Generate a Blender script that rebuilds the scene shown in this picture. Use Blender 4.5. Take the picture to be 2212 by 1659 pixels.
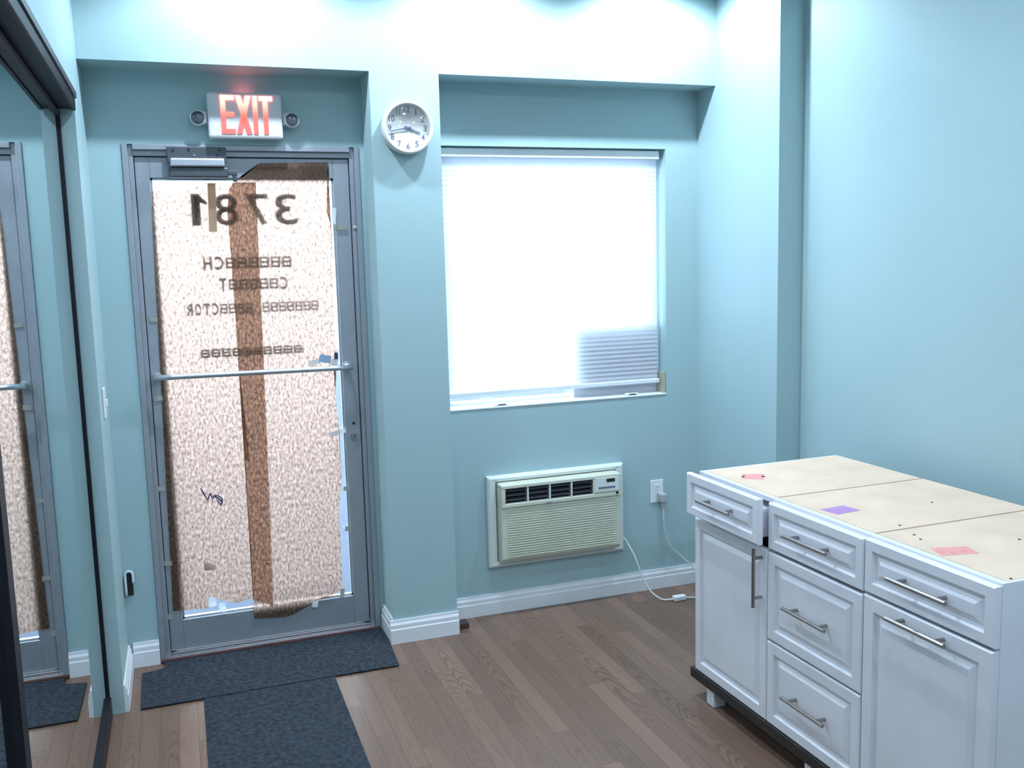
import bpy, bmesh, math, random
from mathutils import Vector, Matrix, noise

random.seed(7)
for o in list(bpy.data.objects):
    bpy.data.objects.remove(o, do_unlink=True)
scene = bpy.context.scene
COL = scene.collection

# ------------------------------------------------------------------ camera
F_PX, YAW, PITCH, ROLL, CAM_H = 2028.7, 0.3400, -0.1300, -0.0263, 1.6662
cam_data = bpy.data.cameras.new('camera')
cam_data.sensor_width = 36.0
cam_data.lens = F_PX / 2212.0 * 36.0
cam_data.clip_start = 0.02
cam = bpy.data.objects.new('camera', cam_data)
COL.objects.link(cam)
_fw = Vector((math.sin(YAW) * math.cos(PITCH), math.cos(YAW) * math.cos(PITCH), math.sin(PITCH)))
_r = Vector((math.cos(YAW), -math.sin(YAW), 0))
_u = _r.cross(_fw)
_r2 = _r * math.cos(ROLL) + _u * math.sin(ROLL)
_u2 = -_r * math.sin(ROLL) + _u * math.cos(ROLL)
cam.matrix_world = Matrix(((_r2.x, _u2.x, -_fw.x, 0), (_r2.y, _u2.y, -_fw.y, 0),
                           (_r2.z, _u2.z, -_fw.z, CAM_H), (0, 0, 0, 1)))
scene.camera = cam
scene.cycles.max_bounces = 8

# ------------------------------------------------------------------ world: bright pale daylight
world = bpy.data.worlds.new('sky')
scene.world = world
world.use_nodes = True
bg = world.node_tree.nodes['Background']
bg.inputs['Color'].default_value = (0.72, 0.86, 1.0, 1)
bg.inputs['Strength'].default_value = 11.0

# ------------------------------------------------------------------ exposure and lamp levels
scene.view_settings.view_transform = 'Standard'
scene.view_settings.look = 'None'
scene.view_settings.exposure = 0.0
scene.view_settings.gamma = 1.0
scene.view_settings.use_curve_mapping = False
LAMP_POWER = 18.3
LAMP_COLOR = (0.70, 0.83, 1.0)

# ------------------------------------------------------------------ room dimensions (metres)
B, W, D, P = 3.942, 4.106, 4.134, 3.441        # beam face, window wall, door wall, pillar front
XL, XC1, XC2, XP, XW = -0.289, 0.8076, 1.1027, 2.4416, 2.5602
ZS, ZC = 2.4544, 3.0                            # beam underside, ceiling
YO, YB = 4.34, -2.0                             # outer face of the front wall, wall behind the camera
E_ = 3.70                                       # closet jamb
XM = -0.3435                                    # far mirror surface
HDR = 2.228                                     # underside of closet header


# ================================================================== helpers
def rgb(r, g, b):
    f = lambda c: (c / 255 / 12.92) if c <= 10 else ((c / 255 + 0.055) / 1.055) ** 2.4
    return (f(r), f(g), f(b), 1)


def new_mat(name):
    m = bpy.data.materials.new(name)
    m.use_nodes = True
    nt = m.node_tree
    return m, nt, nt.nodes['Principled BSDF']


def mat(name, col, rough=0.5, metal=0.0, spec=0.5, noise_amt=0.0, noise_scale=8.0, bump=0.0, bump_scale=200.0, coat=0.0):
    m, nt, p = new_mat(name)
    p.inputs['Base Color'].default_value = col
    p.inputs['Roughness'].default_value = rough
    p.inputs['Metallic'].default_value = metal
    p.inputs['Specular IOR Level'].default_value = spec
    p.inputs['Coat Weight'].default_value = coat
    if noise_amt or bump:
        tc = nt.nodes.new('ShaderNodeTexCoord')
    if noise_amt:
        n = nt.nodes.new('ShaderNodeTexNoise')
        n.inputs['Scale'].default_value = noise_scale
        n.inputs['Detail'].default_value = 5
        nt.links.new(tc.outputs['Object'], n.inputs['Vector'])
        r = nt.nodes.new('ShaderNodeValToRGB')
        a = 1 - noise_amt
        r.color_ramp.elements[0].color = (col[0] * a, col[1] * a, col[2] * a, 1)
        r.color_ramp.elements[1].color = (min(1, col[0] * (1 + noise_amt * .5)), min(1, col[1] * (1 + noise_amt * .5)), min(1, col[2] * (1 + noise_amt * .5)), 1)
        r.color_ramp.elements[0].position = 0.3
        r.color_ramp.elements[1].position = 0.7
        nt.links.new(n.outputs['Fac'], r.inputs['Fac'])
        nt.links.new(r.outputs['Color'], p.inputs['Base Color'])
    if bump:
        n2 = nt.nodes.new('ShaderNodeTexNoise')
        n2.inputs['Scale'].default_value = bump_scale
        n2.inputs['Detail'].default_value = 3
        nt.links.new(tc.outputs['Object'], n2.inputs['Vector'])
        bp = nt.nodes.new('ShaderNodeBump')
        bp.inputs['Strength'].default_value = bump
        bp.inputs['Distance'].default_value = 0.002
        nt.links.new(n2.outputs['Fac'], bp.inputs['Height'])
        nt.links.new(bp.outputs['Normal'], p.inputs['Normal'])
    return m


def origin(o):
    """world matrix of an object from its parent chain (before depsgraph update)"""
    m = Matrix.LocRotScale(o.location, o.rotation_euler, o.scale)
    return origin(o.parent) @ m if o.parent else m


def tag(o, label=None, cat=None, group=None, kind=None):
    if label: o['label'] = label
    if cat: o['category'] = cat
    if group: o['group'] = group
    if kind: o['kind'] = kind
    return o


def thing(name, label, cat, loc=(0, 0, 0), rz=0.0, group=None, kind=None):
    o = bpy.data.objects.new(name, None)
    o.empty_display_size = 0.05
    COL.objects.link(o)
    o.location = loc
    o.rotation_euler = (0, 0, rz)
    return tag(o, label, cat, group, kind)


def obj(name, bm, material, parent=None, local=False, smooth=False, bevel=0.0, base=None, recalc=True):
    """bm in world coordinates (or in the parent's own frame if local)"""
    me = bpy.data.meshes.new(name)
    o = bpy.data.objects.new(name, me)
    COL.objects.link(o)
    if recalc: bmesh.ops.recalc_face_normals(bm, faces=bm.faces[:])
    if parent is not None:
        o.parent = parent
        if not local:
            bmesh.ops.transform(bm, matrix=origin(parent).inverted(), verts=bm.verts[:])
    elif base is None and bm.verts and not local:
        xs = [v.co for v in bm.verts]
        base = Vector(((min(v.x for v in xs) + max(v.x for v in xs)) / 2, (min(v.y for v in xs) + max(v.y for v in xs)) / 2, min(v.z for v in xs)))
    if parent is None and base is not None:
        bmesh.ops.translate(bm, vec=-Vector(base), verts=bm.verts[:])
        o.location = base
    if smooth:
        for f in bm.faces: f.smooth = True
    bm.to_mesh(me)
    bm.free()
    if isinstance(material, (list, tuple)):
        for m in material: me.materials.append(m)
    else:
        me.materials.append(material)
    if bevel:
        md = o.modifiers.new('bevel', 'BEVEL')
        md.width = bevel
        md.segments = 2
        md.limit_method = 'ANGLE'
        md.angle_limit = math.radians(40)
    return o


def add_box(bm, x0, x1, y0, y1, z0, z1):
    vs = [bm.verts.new(c) for c in ((x0, y0, z0), (x1, y0, z0), (x1, y1, z0), (x0, y1, z0), (x0, y0, z1), (x1, y0, z1), (x1, y1, z1), (x0, y1, z1))]
    for f in ((0, 3, 2, 1), (4, 5, 6, 7), (0, 1, 5, 4), (1, 2, 6, 5), (2, 3, 7, 6), (3, 0, 4, 7)):
        bm.faces.new([vs[i] for i in f])
    return vs


def boxes(*bs):
    bm = bmesh.new()
    for b in bs: add_box(bm, *b)
    return bm


def add_prism(bm, pts, a, b, axis):
    """extrude 2D outline pts between a and b along axis; the pts fill the other two axes in order"""
    def mk(p, t):
        if axis == 'x': return (t, p[0], p[1])
        if axis == 'y': return (p[0], t, p[1])
        return (p[0], p[1], t)
    v0 = [bm.verts.new(mk(p, a)) for p in pts]
    v1 = [bm.verts.new(mk(p, b)) for p in pts]
    n = len(pts)
    bm.faces.new(v0)
    bm.faces.new(v1[::-1])
    for i in range(n):
        bm.faces.new((v0[i], v0[(i + 1) % n], v1[(i + 1) % n], v1[i]))


def add_cyl(bm, c0, c1, r0, r1=None, seg=20, cap=True):
    r1 = r0 if r1 is None else r1
    c0, c1 = Vector(c0), Vector(c1)
    d = (c1 - c0).normalized()
    a = d.orthogonal().normalized()
    b = d.cross(a)
    ra = [bm.verts.new(c0 + (a * math.cos(2 * math.pi * i / seg) + b * math.sin(2 * math.pi * i / seg)) * r0) for i in range(seg)]
    rb = [bm.verts.new(c1 + (a * math.cos(2 * math.pi * i / seg) + b * math.sin(2 * math.pi * i / seg)) * r1) for i in range(seg)]
    for i in range(seg):
        j = (i + 1) % seg
        bm.faces.new((ra[i], ra[j], rb[j], rb[i]))
    if cap:
        bm.faces.new(ra[::-1])
        bm.faces.new(rb)


def add_lathe(bm, c, prof, seg=48, axis='y'):
    """revolve (radius, offset) profile; offset runs along -axis from c"""
    rings = []
    for r, t in prof:
        ring = []
        for i in range(seg):
            a = 2 * math.pi * i / seg
            if axis == 'y':
                ring.append(bm.verts.new((c[0] + r * math.cos(a), c[1] - t, c[2] + r * math.sin(a))))
            else:
                ring.append(bm.verts.new((c[0] + r * math.cos(a), c[1] + r * math.sin(a), c[2] - t)))
        rings.append(ring)
    for k in range(len(rings) - 1):
        for i in range(seg):
            j = (i + 1) % seg
            bm.faces.new((rings[k][i], rings[k][j], rings[k + 1][j], rings[k + 1][i]))
    if prof[0][0] > 1e-5: bm.faces.new(rings[0])
    if prof[-1][0] > 1e-5: bm.faces.new(rings[-1][::-1])
    bmesh.ops.remove_doubles(bm, verts=bm.verts[:], dist=1e-6)


def add_tube(bm, pts, r, seg=8, sub=6):
    pts = [Vector(p) for p in pts]
    path = []
    n = len(pts)
    for i in range(n - 1):
        p0, p1, p2, p3 = pts[max(i - 1, 0)], pts[i], pts[i + 1], pts[min(i + 2, n - 1)]
        for k in range(sub):
            t = k / sub
            path.append(0.5 * ((2 * p1) + (-p0 + p2) * t + (2 * p0 - 5 * p1 + 4 * p2 - p3) * t * t + (-p0 + 3 * p1 - 3 * p2 + p3) * t ** 3))
    path.append(pts[-1])
    prev = None
    a = None
    for i, q in enumerate(path):
        d = (path[min(i + 1, len(path) - 1)] - path[max(i - 1, 0)]).normalized()
        a = d.orthogonal().normalized() if a is None else (a - d * a.dot(d)).normalized()
        b = d.cross(a)
        ring = [bm.verts.new(q + (a * math.cos(2 * math.pi * k / seg) + b * math.sin(2 * math.pi * k / seg)) * r) for k in range(seg)]
        if prev:
            for k in range(seg):
                j = (k + 1) % seg
                bm.faces.new((prev[k], prev[j], ring[j], ring[k]))
        else:
            bm.faces.new(ring[::-1])
        prev = ring
    bm.faces.new(prev)


def text_bm(body, width, height, extrude, bold=0.0):
    """text as a mesh in its own XY plane, centred, fitted to width x height, thickness along Z"""
    cu = bpy.data.curves.new('t', 'FONT')
    cu.body = body
    cu.size = 1.0
    cu.extrude = 0.05
    cu.offset = bold
    cu.resolution_u = 3
    ob = bpy.data.objects.new('t', cu)
    COL.objects.link(ob)
    bpy.context.view_layer.update()
    dg = bpy.context.evaluated_depsgraph_get()
    me = bpy.data.meshes.new_from_object(ob.evaluated_get(dg))
    bm = bmesh.new()
    bm.from_mesh(me)
    bpy.data.objects.remove(ob)
    bpy.data.curves.remove(cu)
    bpy.data.meshes.remove(me)
    xs = [v.co.x for v in bm.verts]; ys = [v.co.y for v in bm.verts]
    x0, x1, y0, y1 = min(xs), max(xs), min(ys), max(ys)
    for v in bm.verts:
        v.co.x = (v.co.x - (x0 + x1) / 2) / (x1 - x0) * width
        v.co.y = (v.co.y - (y0 + y1) / 2) / (y1 - y0) * height
        v.co.z = v.co.z / 0.05 * extrude / 2
    return bm


def stand(bm, x, y, z, mirror=False):
    """turn text from its XY plane into the XZ plane facing -Y (or +Y when mirrored)"""
    for v in bm.verts:
        a, b, c = v.co
        v.co = (x + (-a if mirror else a), y - c, z + b)
    return bm


# ================================================================== materials
def wall_material():
    m, nt, p = new_mat('teal_wall_paint')
    p.inputs['Roughness'].default_value = 0.42
    p.inputs['Specular IOR Level'].default_value = 0.4
    tc = nt.nodes.new('ShaderNodeTexCoord')
    n = nt.nodes.new('ShaderNodeTexNoise'); n.inputs['Scale'].default_value = 1.6; n.inputs['Detail'].default_value = 4
    nt.links.new(tc.outputs['Object'], n.inputs['Vector'])
    r = nt.nodes.new('ShaderNodeValToRGB')
    r.color_ramp.elements[0].position = .3; r.color_ramp.elements[0].color = (0.345, 0.490, 0.508, 1)
    r.color_ramp.elements[1].position = .7; r.color_ramp.elements[1].color = (0.365, 0.510, 0.528, 1)
    nt.links.new(n.outputs['Fac'], r.inputs['Fac'])
    nt.links.new(r.outputs['Color'], p.inputs['Base Color'])
    n2 = nt.nodes.new('ShaderNodeTexNoise'); n2.inputs['Scale'].default_value = 90; n2.inputs['Detail'].default_value = 2
    nt.links.new(tc.outputs['Object'], n2.inputs['Vector'])
    bp = nt.nodes.new('ShaderNodeBump'); bp.inputs['Strength'].default_value = .08; bp.inputs['Distance'].default_value = .002
    nt.links.new(n2.outputs['Fac'], bp.inputs['Height']); nt.links.new(bp.outputs['Normal'], p.inputs['Normal'])
    return m


def floor_material():
    m, nt, p = new_mat('laminate_planks')
    N, L = nt.nodes.new, nt.links.new
    p.inputs['Roughness'].default_value = 0.38
    tc = N('ShaderNodeTexCoord'); oi = N('ShaderNodeObjectInfo')
    mul = N('ShaderNodeMath'); mul.operation = 'MULTIPLY'; mul.inputs[1].default_value = 37.0
    L(oi.outputs['Random'], mul.inputs[0])
    cx = N('ShaderNodeCombineXYZ'); L(mul.outputs[0], cx.inputs['X']); L(mul.outputs[0], cx.inputs['Z']); L(mul.outputs[0], cx.inputs['Y'])
    add = N('ShaderNodeVectorMath'); add.operation = 'ADD'
    L(tc.outputs['Object'], add.inputs[0]); L(cx.outputs[0], add.inputs[1])
    # cathedral grain: nested arches along each strip
    so = N('ShaderNodeSeparateXYZ'); L(tc.outputs['Object'], so.inputs[0])
    def mth(op, a_, b_=None):
        q = N('ShaderNodeMath'); q.operation = op
        for k_, v_ in enumerate((a_, b_)):
            if v_ is None: continue
            if isinstance(v_, (int, float)): q.inputs[k_].default_value = v_
            else: L(v_, q.inputs[k_])
        return q.outputs[0]
    mp = N('ShaderNodeMapping'); mp.inputs['Scale'].default_value = (13, 2.2, 1)
    L(add.outputs[0], mp.inputs['Vector'])
    n1 = N('ShaderNodeTexNoise'); n1.inputs['Scale'].default_value = 1.0; n1.inputs['Detail'].default_value = 2; n1.inputs['Roughness'].default_value = .4
    L(mp.outputs[0], n1.inputs['Vector'])
    xo = mth('ADD', so.outputs['X'], mth('MULTIPLY', mth('SUBTRACT', oi.outputs['Random'], .5), .03))
    arch = mth('MULTIPLY', mth('MULTIPLY', xo, xo), 9000.0)
    ph = mth('ADD', mth('ADD', mth('MULTIPLY', so.outputs['Y'], 72.0), arch), mth('MULTIPLY', n1.outputs['Fac'], 46.0))
    sn = N('ShaderNodeMath'); sn.operation = 'SINE'; L(ph, sn.inputs[0])
    r1 = N('ShaderNodeMapRange'); r1.inputs['From Min'].default_value = -1; r1.inputs['From Max'].default_value = 1
    L(sn.outputs[0], r1.inputs['Value'])
    # fibres
    mp2 = N('ShaderNodeMapping'); mp2.inputs['Scale'].default_value = (120, 4, 1)
    L(add.outputs[0], mp2.inputs['Vector'])
    n2 = N('ShaderNodeTexNoise'); n2.inputs['Scale'].default_value = 1.0; n2.inputs['Detail'].default_value = 4
    L(mp2.outputs[0], n2.inputs['Vector'])
    mp3 = N('ShaderNodeMapping'); mp3.inputs['Scale'].default_value = (14, 1.2, 1)
    L(add.outputs[0], mp3.inputs['Vector'])
    n3 = N('ShaderNodeTexNoise'); n3.inputs['Scale'].default_value = 1.0; n3.inputs['Detail'].default_value = 3
    L(mp3.outputs[0], n3.inputs['Vector'])
    base = N('ShaderNodeValToRGB')
    base.color_ramp.elements[0].position = 0.0; base.color_ramp.elements[0].color = rgb(99, 78, 65)
    base.color_ramp.elements[1].position = 1.0; base.color_ramp.elements[1].color = rgb(138, 111, 94)
    el = base.color_ramp.elements.new(.5); el.color = rgb(118, 94, 78)
    av = N('ShaderNodeMath'); av.operation = 'MULTIPLY_ADD'; av.inputs[1].default_value = .5; 
    L(n3.outputs['Fac'], av.inputs[0])
    hl = N('ShaderNodeMath'); hl.operation = 'MULTIPLY'; hl.inputs[1].default_value = .55
    L(oi.outputs['Random'], hl.inputs[0]); L(hl.outputs[0], av.inputs[2])
    L(av.outputs[0], base.inputs['Fac'])
    grain = N('ShaderNodeMix'); grain.data_type = 'RGBA'; grain.blend_type = 'MULTIPLY'
    L(base.outputs['Color'], grain.inputs[6])
    gr = N('ShaderNodeValToRGB')
    gr.color_ramp.elements[0].position = 0.02; gr.color_ramp.elements[0].color = (.60, .55, .52, 1)
    gr.color_ramp.elements[1].position = 0.5; gr.color_ramp.elements[1].color = (1, 1, 1, 1)
    L(r1.outputs[0], gr.inputs['Fac']); L(gr.outputs['Color'], grain.inputs[7])
    mk = N('ShaderNodeMapRange'); mk.inputs['From Min'].default_value = .38; mk.inputs['From Max'].default_value = .62
    mk.inputs['To Min'].default_value = .15; mk.inputs['To Max'].default_value = .9
    L(n3.outputs['Fac'], mk.inputs['Value'])
    frac = mth('FRACT', mth('MULTIPLY', oi.outputs['Random'], 7.13))
    sel = N('ShaderNodeMapRange'); sel.inputs['From Min'].default_value = .55; sel.inputs['From Max'].default_value = .85
    sel.inputs['To Min'].default_value = .06; sel.inputs['To Max'].default_value = 1.0
    L(frac, sel.inputs['Value'])
    L(mth('MULTIPLY', mk.outputs[0], sel.outputs[0]), grain.inputs[0])
    fib = N('ShaderNodeMix'); fib.data_type = 'RGBA'; fib.blend_type = 'MULTIPLY'; fib.inputs[0].default_value = .5
    fr = N('ShaderNodeValToRGB')
    fr.color_ramp.elements[0].position = .3; fr.color_ramp.elements[0].color = (.68, .66, .64, 1)
    fr.color_ramp.elements[1].position = .6; fr.color_ramp.elements[1].color = (1, 1, 1, 1)
    L(n2.outputs['Fac'], fr.inputs['Fac']); L(grain.outputs[2], fib.inputs[6]); L(fr.outputs['Color'], fib.inputs[7])
    L(fib.outputs[2], p.inputs['Base Color'])
    bp = N('ShaderNodeBump'); bp.inputs['Strength'].default_value = .08; bp.inputs['Distance'].default_value = .001
    L(n2.outputs['Fac'], bp.inputs['Height']); L(bp.outputs['Normal'], p.inputs['Normal'])
    return m


def thin_glass(name, tint=(0.93, 0.97, 1, 1), refl=0.08):
    m, nt, p = new_mat(name)
    nt.nodes.remove(p)
    t = nt.nodes.new('ShaderNodeBsdfTransparent'); t.inputs['Color'].default_value = tint
    g = nt.nodes.new('ShaderNodeBsdfGlossy'); g.inputs['Roughness'].default_value = .02
    lw = nt.nodes.new('ShaderNodeLayerWeight'); lw.inputs['Blend'].default_value = .5
    pw = nt.nodes.new('ShaderNodeMath'); pw.operation = 'POWER'; pw.inputs[1].default_value = 5.0
    fr = nt.nodes.new('ShaderNodeMath'); fr.operation = 'MULTIPLY_ADD'; fr.inputs[1].default_value = .9; fr.inputs[2].default_value = refl
    nt.links.new(lw.outputs['Facing'], pw.inputs[0]); nt.links.new(pw.outputs[0], fr.inputs[0])
    mx = nt.nodes.new('ShaderNodeMixShader')
    nt.links.new(fr.outputs[0], mx.inputs[0]); nt.links.new(t.outputs[0], mx.inputs[1]); nt.links.new(g.outputs[0], mx.inputs[2])
    nt.links.new(mx.outputs[0], nt.nodes['Material Output'].inputs['Surface'])
    return m


def translucent(name, refl, trans, mottling=0.0, scale=(60, 25, 60), forward=0.0):
    """sheet material: part of the light is scattered back, part is scattered through"""
    m, nt, p = new_mat(name)
    nt.nodes.remove(p)
    N, L = nt.nodes.new, nt.links.new
    d = N('ShaderNodeBsdfDiffuse'); t = N('ShaderNodeBsdfTranslucent')
    d.inputs['Color'].default_value = (*[min(1, c * 2) for c in refl], 1)
    t.inputs['Color'].default_value = (*[min(1, c * 2) for c in trans], 1)
    if mottling:
        tc = N('ShaderNodeTexCoord'); mp = N('ShaderNodeMapping'); mp.inputs['Scale'].default_value = scale
        L(tc.outputs['Object'], mp.inputs['Vector'])
        n = N('ShaderNodeTexNoise'); n.inputs['Scale'].default_value = 1; n.inputs['Detail'].default_value = 6; n.inputs['Roughness'].default_value = .65
        L(mp.outputs[0], n.inputs['Vector'])
        r = N('ShaderNodeValToRGB')
        lo, hi = 1 - mottling, 1 + mottling
        r.color_ramp.elements[0].position = .36
        r.color_ramp.elements[1].position = .66
        r.color_ramp.elements[0].color = (*[min(1, c * 2 * lo) for c in trans], 1)
        r.color_ramp.elements[1].color = (*[min(1, c * 2 * hi) for c in trans], 1)
        L(n.outputs['Fac'], r.inputs['Fac']); L(r.outputs['Color'], t.inputs['Color'])
        bp = N('ShaderNodeBump'); bp.inputs['Strength'].default_value = .25; bp.inputs['Distance'].default_value = .002
        L(n.outputs['Fac'], bp.inputs['Height']); L(bp.outputs['Normal'], d.inputs['Normal'])
    mx = N('ShaderNodeMixShader'); mx.inputs[0].default_value = .5
    L(d.outputs[0], mx.inputs[1]); L(t.outputs[0], mx.inputs[2])
    if forward:                                # part of the light goes through with little scattering
        rf = N('ShaderNodeBsdfRefraction'); rf.inputs['IOR'].default_value = 1.4; rf.inputs['Roughness'].default_value = .92
        L(r.outputs['Color'], rf.inputs['Color'])
        m2 = N('ShaderNodeMixShader'); m2.inputs[0].default_value = forward
        L(mx.outputs[0], m2.inputs[1]); L(rf.outputs[0], m2.inputs[2])
        mx = m2
    L(mx.outputs[0], nt.nodes['Material Output'].inputs['Surface'])
    return m


def emit(name, col, strength):
    m, nt, p = new_mat(name)
    p.inputs['Base Color'].default_value = (*col, 1)
    p.inputs['Emission Color'].default_value = (*col, 1)
    p.inputs['Emission Strength'].default_value = strength
    return m


M_WALL = wall_material()
M_CEIL = mat('ceiling_white', (0.78, 0.80, 0.80, 1), .8)
M_FLOOR = floor_material()
M_SUB = mat('subfloor_dark', (0.03, 0.024, 0.02, 1), .9, noise_amt=.3)
M_WHITE = mat('white_trim_paint', (0.74, 0.77, 0.80, 1), .4, noise_amt=.04, noise_scale=12)
M_FRAME = mat('brushed_aluminium_frame', (0.35, 0.38, 0.42, 1), .45, metal=.45, noise_amt=.06, noise_scale=30)
M_FRAME2 = mat('dark_aluminium', (0.09, 0.10, 0.115, 1), .45, metal=.5, noise_amt=.1, noise_scale=40)
M_STEEL = mat('satin_steel', (0.50, 0.50, 0.52, 1), .3, metal=1.0, noise_amt=.05, noise_scale=60)
M_BARSTEEL = mat('push_bar_aluminium', (0.55, 0.58, 0.62, 1), .38, metal=.8, noise_amt=.05, noise_scale=60)
M_HANDLE = mat('brushed_nickel', (0.36, 0.34, 0.33, 1), .32, metal=1.0, noise_amt=.08, noise_scale=80)
M_BLACK = mat('black_closet_metal', (0.006, 0.007, 0.012, 1), .5, spec=.3, noise_amt=.15, noise_scale=20)
M_MIRROR = mat('mirror_silver', (0.70, 0.75, 0.74, 1), .015, metal=1.0, noise_amt=.02, noise_scale=2)
M_GLASS = thin_glass('pane_glass')
M_CAB = mat('white_cabinet_paint', (0.72, 0.73, 0.78, 1), .33, noise_amt=.06, noise_scale=5)
M_RAW = mat('raw_particle_board', (0.68, 0.52, 0.385, 1), .8, noise_amt=.10, noise_scale=7, bump=.3, bump_scale=300)
M_TOEKICK = mat('dark_base_board', (0.022, 0.02, 0.022, 1), .45, noise_amt=.2, noise_scale=15)
M_MAT = mat('charcoal_carpet', (0.040, 0.050, 0.064, 1), .95, spec=.15, noise_amt=.5, noise_scale=55, bump=1.0, bump_scale=400)
M_PAPER = translucent('kraft_paper', (0.12, 0.083, 0.058), (0.215, 0.146, 0.114), mottling=.62, scale=(105, 1, 55), forward=.48)
M_PAPER2 = translucent('kraft_paper_torn_face', (0.40, 0.34, 0.30), (0.18, .13, .10), mottling=.2, scale=(70, 1, 50))
M_TAPE = translucent('masking_tape', (0.33, 0.33, 0.30), (0.14, 0.13, 0.11))
M_TAN = translucent('tan_packing_tape', (0.16, 0.13, 0.10), (0.48, 0.42, 0.34))
M_WTAPE = translucent('white_tape', (0.42, 0.43, 0.43), (0.36, 0.36, 0.36))
M_BTAPE = translucent('blue_plastic_film', (0.22, 0.30, 0.40), (0.22, 0.28, 0.34))
M_SHADE = translucent('cellular_shade_fabric', (0.38, 0.39, 0.42), (0.34, 0.36, 0.38))
M_LETTER = mat('dark_vinyl_lettering', (0.02, 0.02, 0.02, 1), .6, noise_amt=.1)
M_INK = mat('blue_black_ink', (0.03, 0.03, 0.12, 1), .6, noise_amt=.1)
M_SIGN = mat('exit_sign_housing', (0.62, 0.63, 0.65, 1), .4, noise_amt=.03)
M_LENS = mat('dark_lamp_lens', (0.06, 0.07, 0.09, 1), .15, noise_amt=.1, coat=.4)
M_CLOCKRIM = mat('clock_cream_rim', (0.70, 0.69, 0.66, 1), .35, noise_amt=.03)
M_CLOCKFACE = mat('clock_dial_white', (0.72, 0.76, 0.82, 1), .5, noise_amt=.02)
M_NUM = mat('clock_numeral_blue_grey', (0.17, 0.20, 0.32, 1), .5, noise_amt=.05)
M_AC = mat('aged_cream_plastic', (0.60, 0.62, 0.50, 1), .45, noise_amt=.05, noise_scale=6)
M_ACW = mat('white_sleeve_plastic', (0.68, 0.74, 0.72, 1), .4, noise_amt=.04, noise_scale=8)
M_DARK = mat('dark_cavity', (0.008, 0.010, 0.012, 1), .7, noise_amt=.1)
M_BLUEPRINT = mat('blue_grey_print', (0.10, 0.11, 0.22, 1), .6, noise_amt=.1)
M_CORD = mat('white_cord', (0.62, 0.66, 0.66, 1), .45, noise_amt=.03)
M_PLUG = mat('grey_plug', (0.40, 0.43, 0.45, 1), .5, noise_amt=.05)
M_PINK = mat('pink_label_paper', (0.72, 0.30, 0.28, 1), .7, noise_amt=.15, noise_scale=60)
M_PURPLE = mat('purple_label_paper', (0.40, 0.22, 0.45, 1), .7, noise_amt=.12, noise_scale=60)
M_BROWN = mat('dark_brown_wood', (0.06, 0.035, 0.03, 1), .6, noise_amt=.25, noise_scale=25)
M_RUST = mat('red_brown_threshold', (0.10, 0.045, 0.04, 1), .7, noise_amt=.3, noise_scale=30)
M_BEIGE = mat('beige_bare_plaster', (0.40, 0.38, 0.28, 1), .8, noise_amt=.15, noise_scale=40)
M_BOARD = mat('grey_card_board', (0.58, 0.59, 0.63, 1), .8, noise_amt=.06)
M_CONC = mat('shade_toned_pavement', (0.035, 0.046, 0.068, 1), .9, noise_amt=.15, noise_scale=3)  # outdoor shade is put into this dark bluish colour
M_VINYL = mat('white_window_vinyl', (0.75, 0.79, 0.82, 1), .35, noise_amt=.03)

# ================================================================== setting
def struct(name, bm, m, label, cat, bevel=0.0):
    return tag(obj(name, bm, m, bevel=bevel), label, cat, kind='structure')


FX0, FX1 = -0.491, XW
floor = struct('floor', boxes((FX0, FX1 + .14, YB - .14, YO, -.12, -.006)), M_SUB, 'brown wood-look laminate floor of the room', 'floor')
GAP = 0.0006
cache = {}


def lay(x0, x1, a, b):
    key = (round(x1 - x0, 3), round(b - a, 3))
    if key not in cache:
        w, l = (x1 - x0) / 2 - GAP / 2, (b - a) / 2 - GAP / 2
        bm = bmesh.new()
        add_box(bm, -w, w, -l, l, -.006, 0.0)
        me = bpy.data.meshes.new('floor_plank')
        bmesh.ops.recalc_face_normals(bm, faces=bm.faces[:])
        bm.to_mesh(me); bm.free()
        me.materials.append(M_FLOOR)
        cache[key] = me
    pl = bpy.data.objects.new('floor_plank', cache[key])
    COL.objects.link(pl)
    pl.parent = floor
    pl.location = Vector(((x0 + x1) / 2, (a + b) / 2, 0)) - floor.location


YMID = 0.6                                     # narrow strips where the camera looks, wide boards behind it
for PW, PL, YA, YZ in ((.066, .95, YMID, YO), (.264, 2.7, YB, YMID)):
    for i in range(int(math.ceil((FX1 - FX0) / PW))):
        x0 = FX0 + i * PW
        x1 = min(x0 + PW, FX1)
        y = YA - (((i // 3) * 0.41 + (i % 3) * .27) % 1.0) * PL
        while y < YZ - .01:
            a, b = max(y, YA), min(y + PL, YZ)
            y += PL
            if b - a > .02: lay(x0, x1, a, b)

struct('ceiling', boxes((FX0 - .14, FX1 + .14, YB - .14, YO, ZC, ZC + .12)), M_CEIL, 'white ceiling above the room, out of view', 'ceiling')

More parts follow.
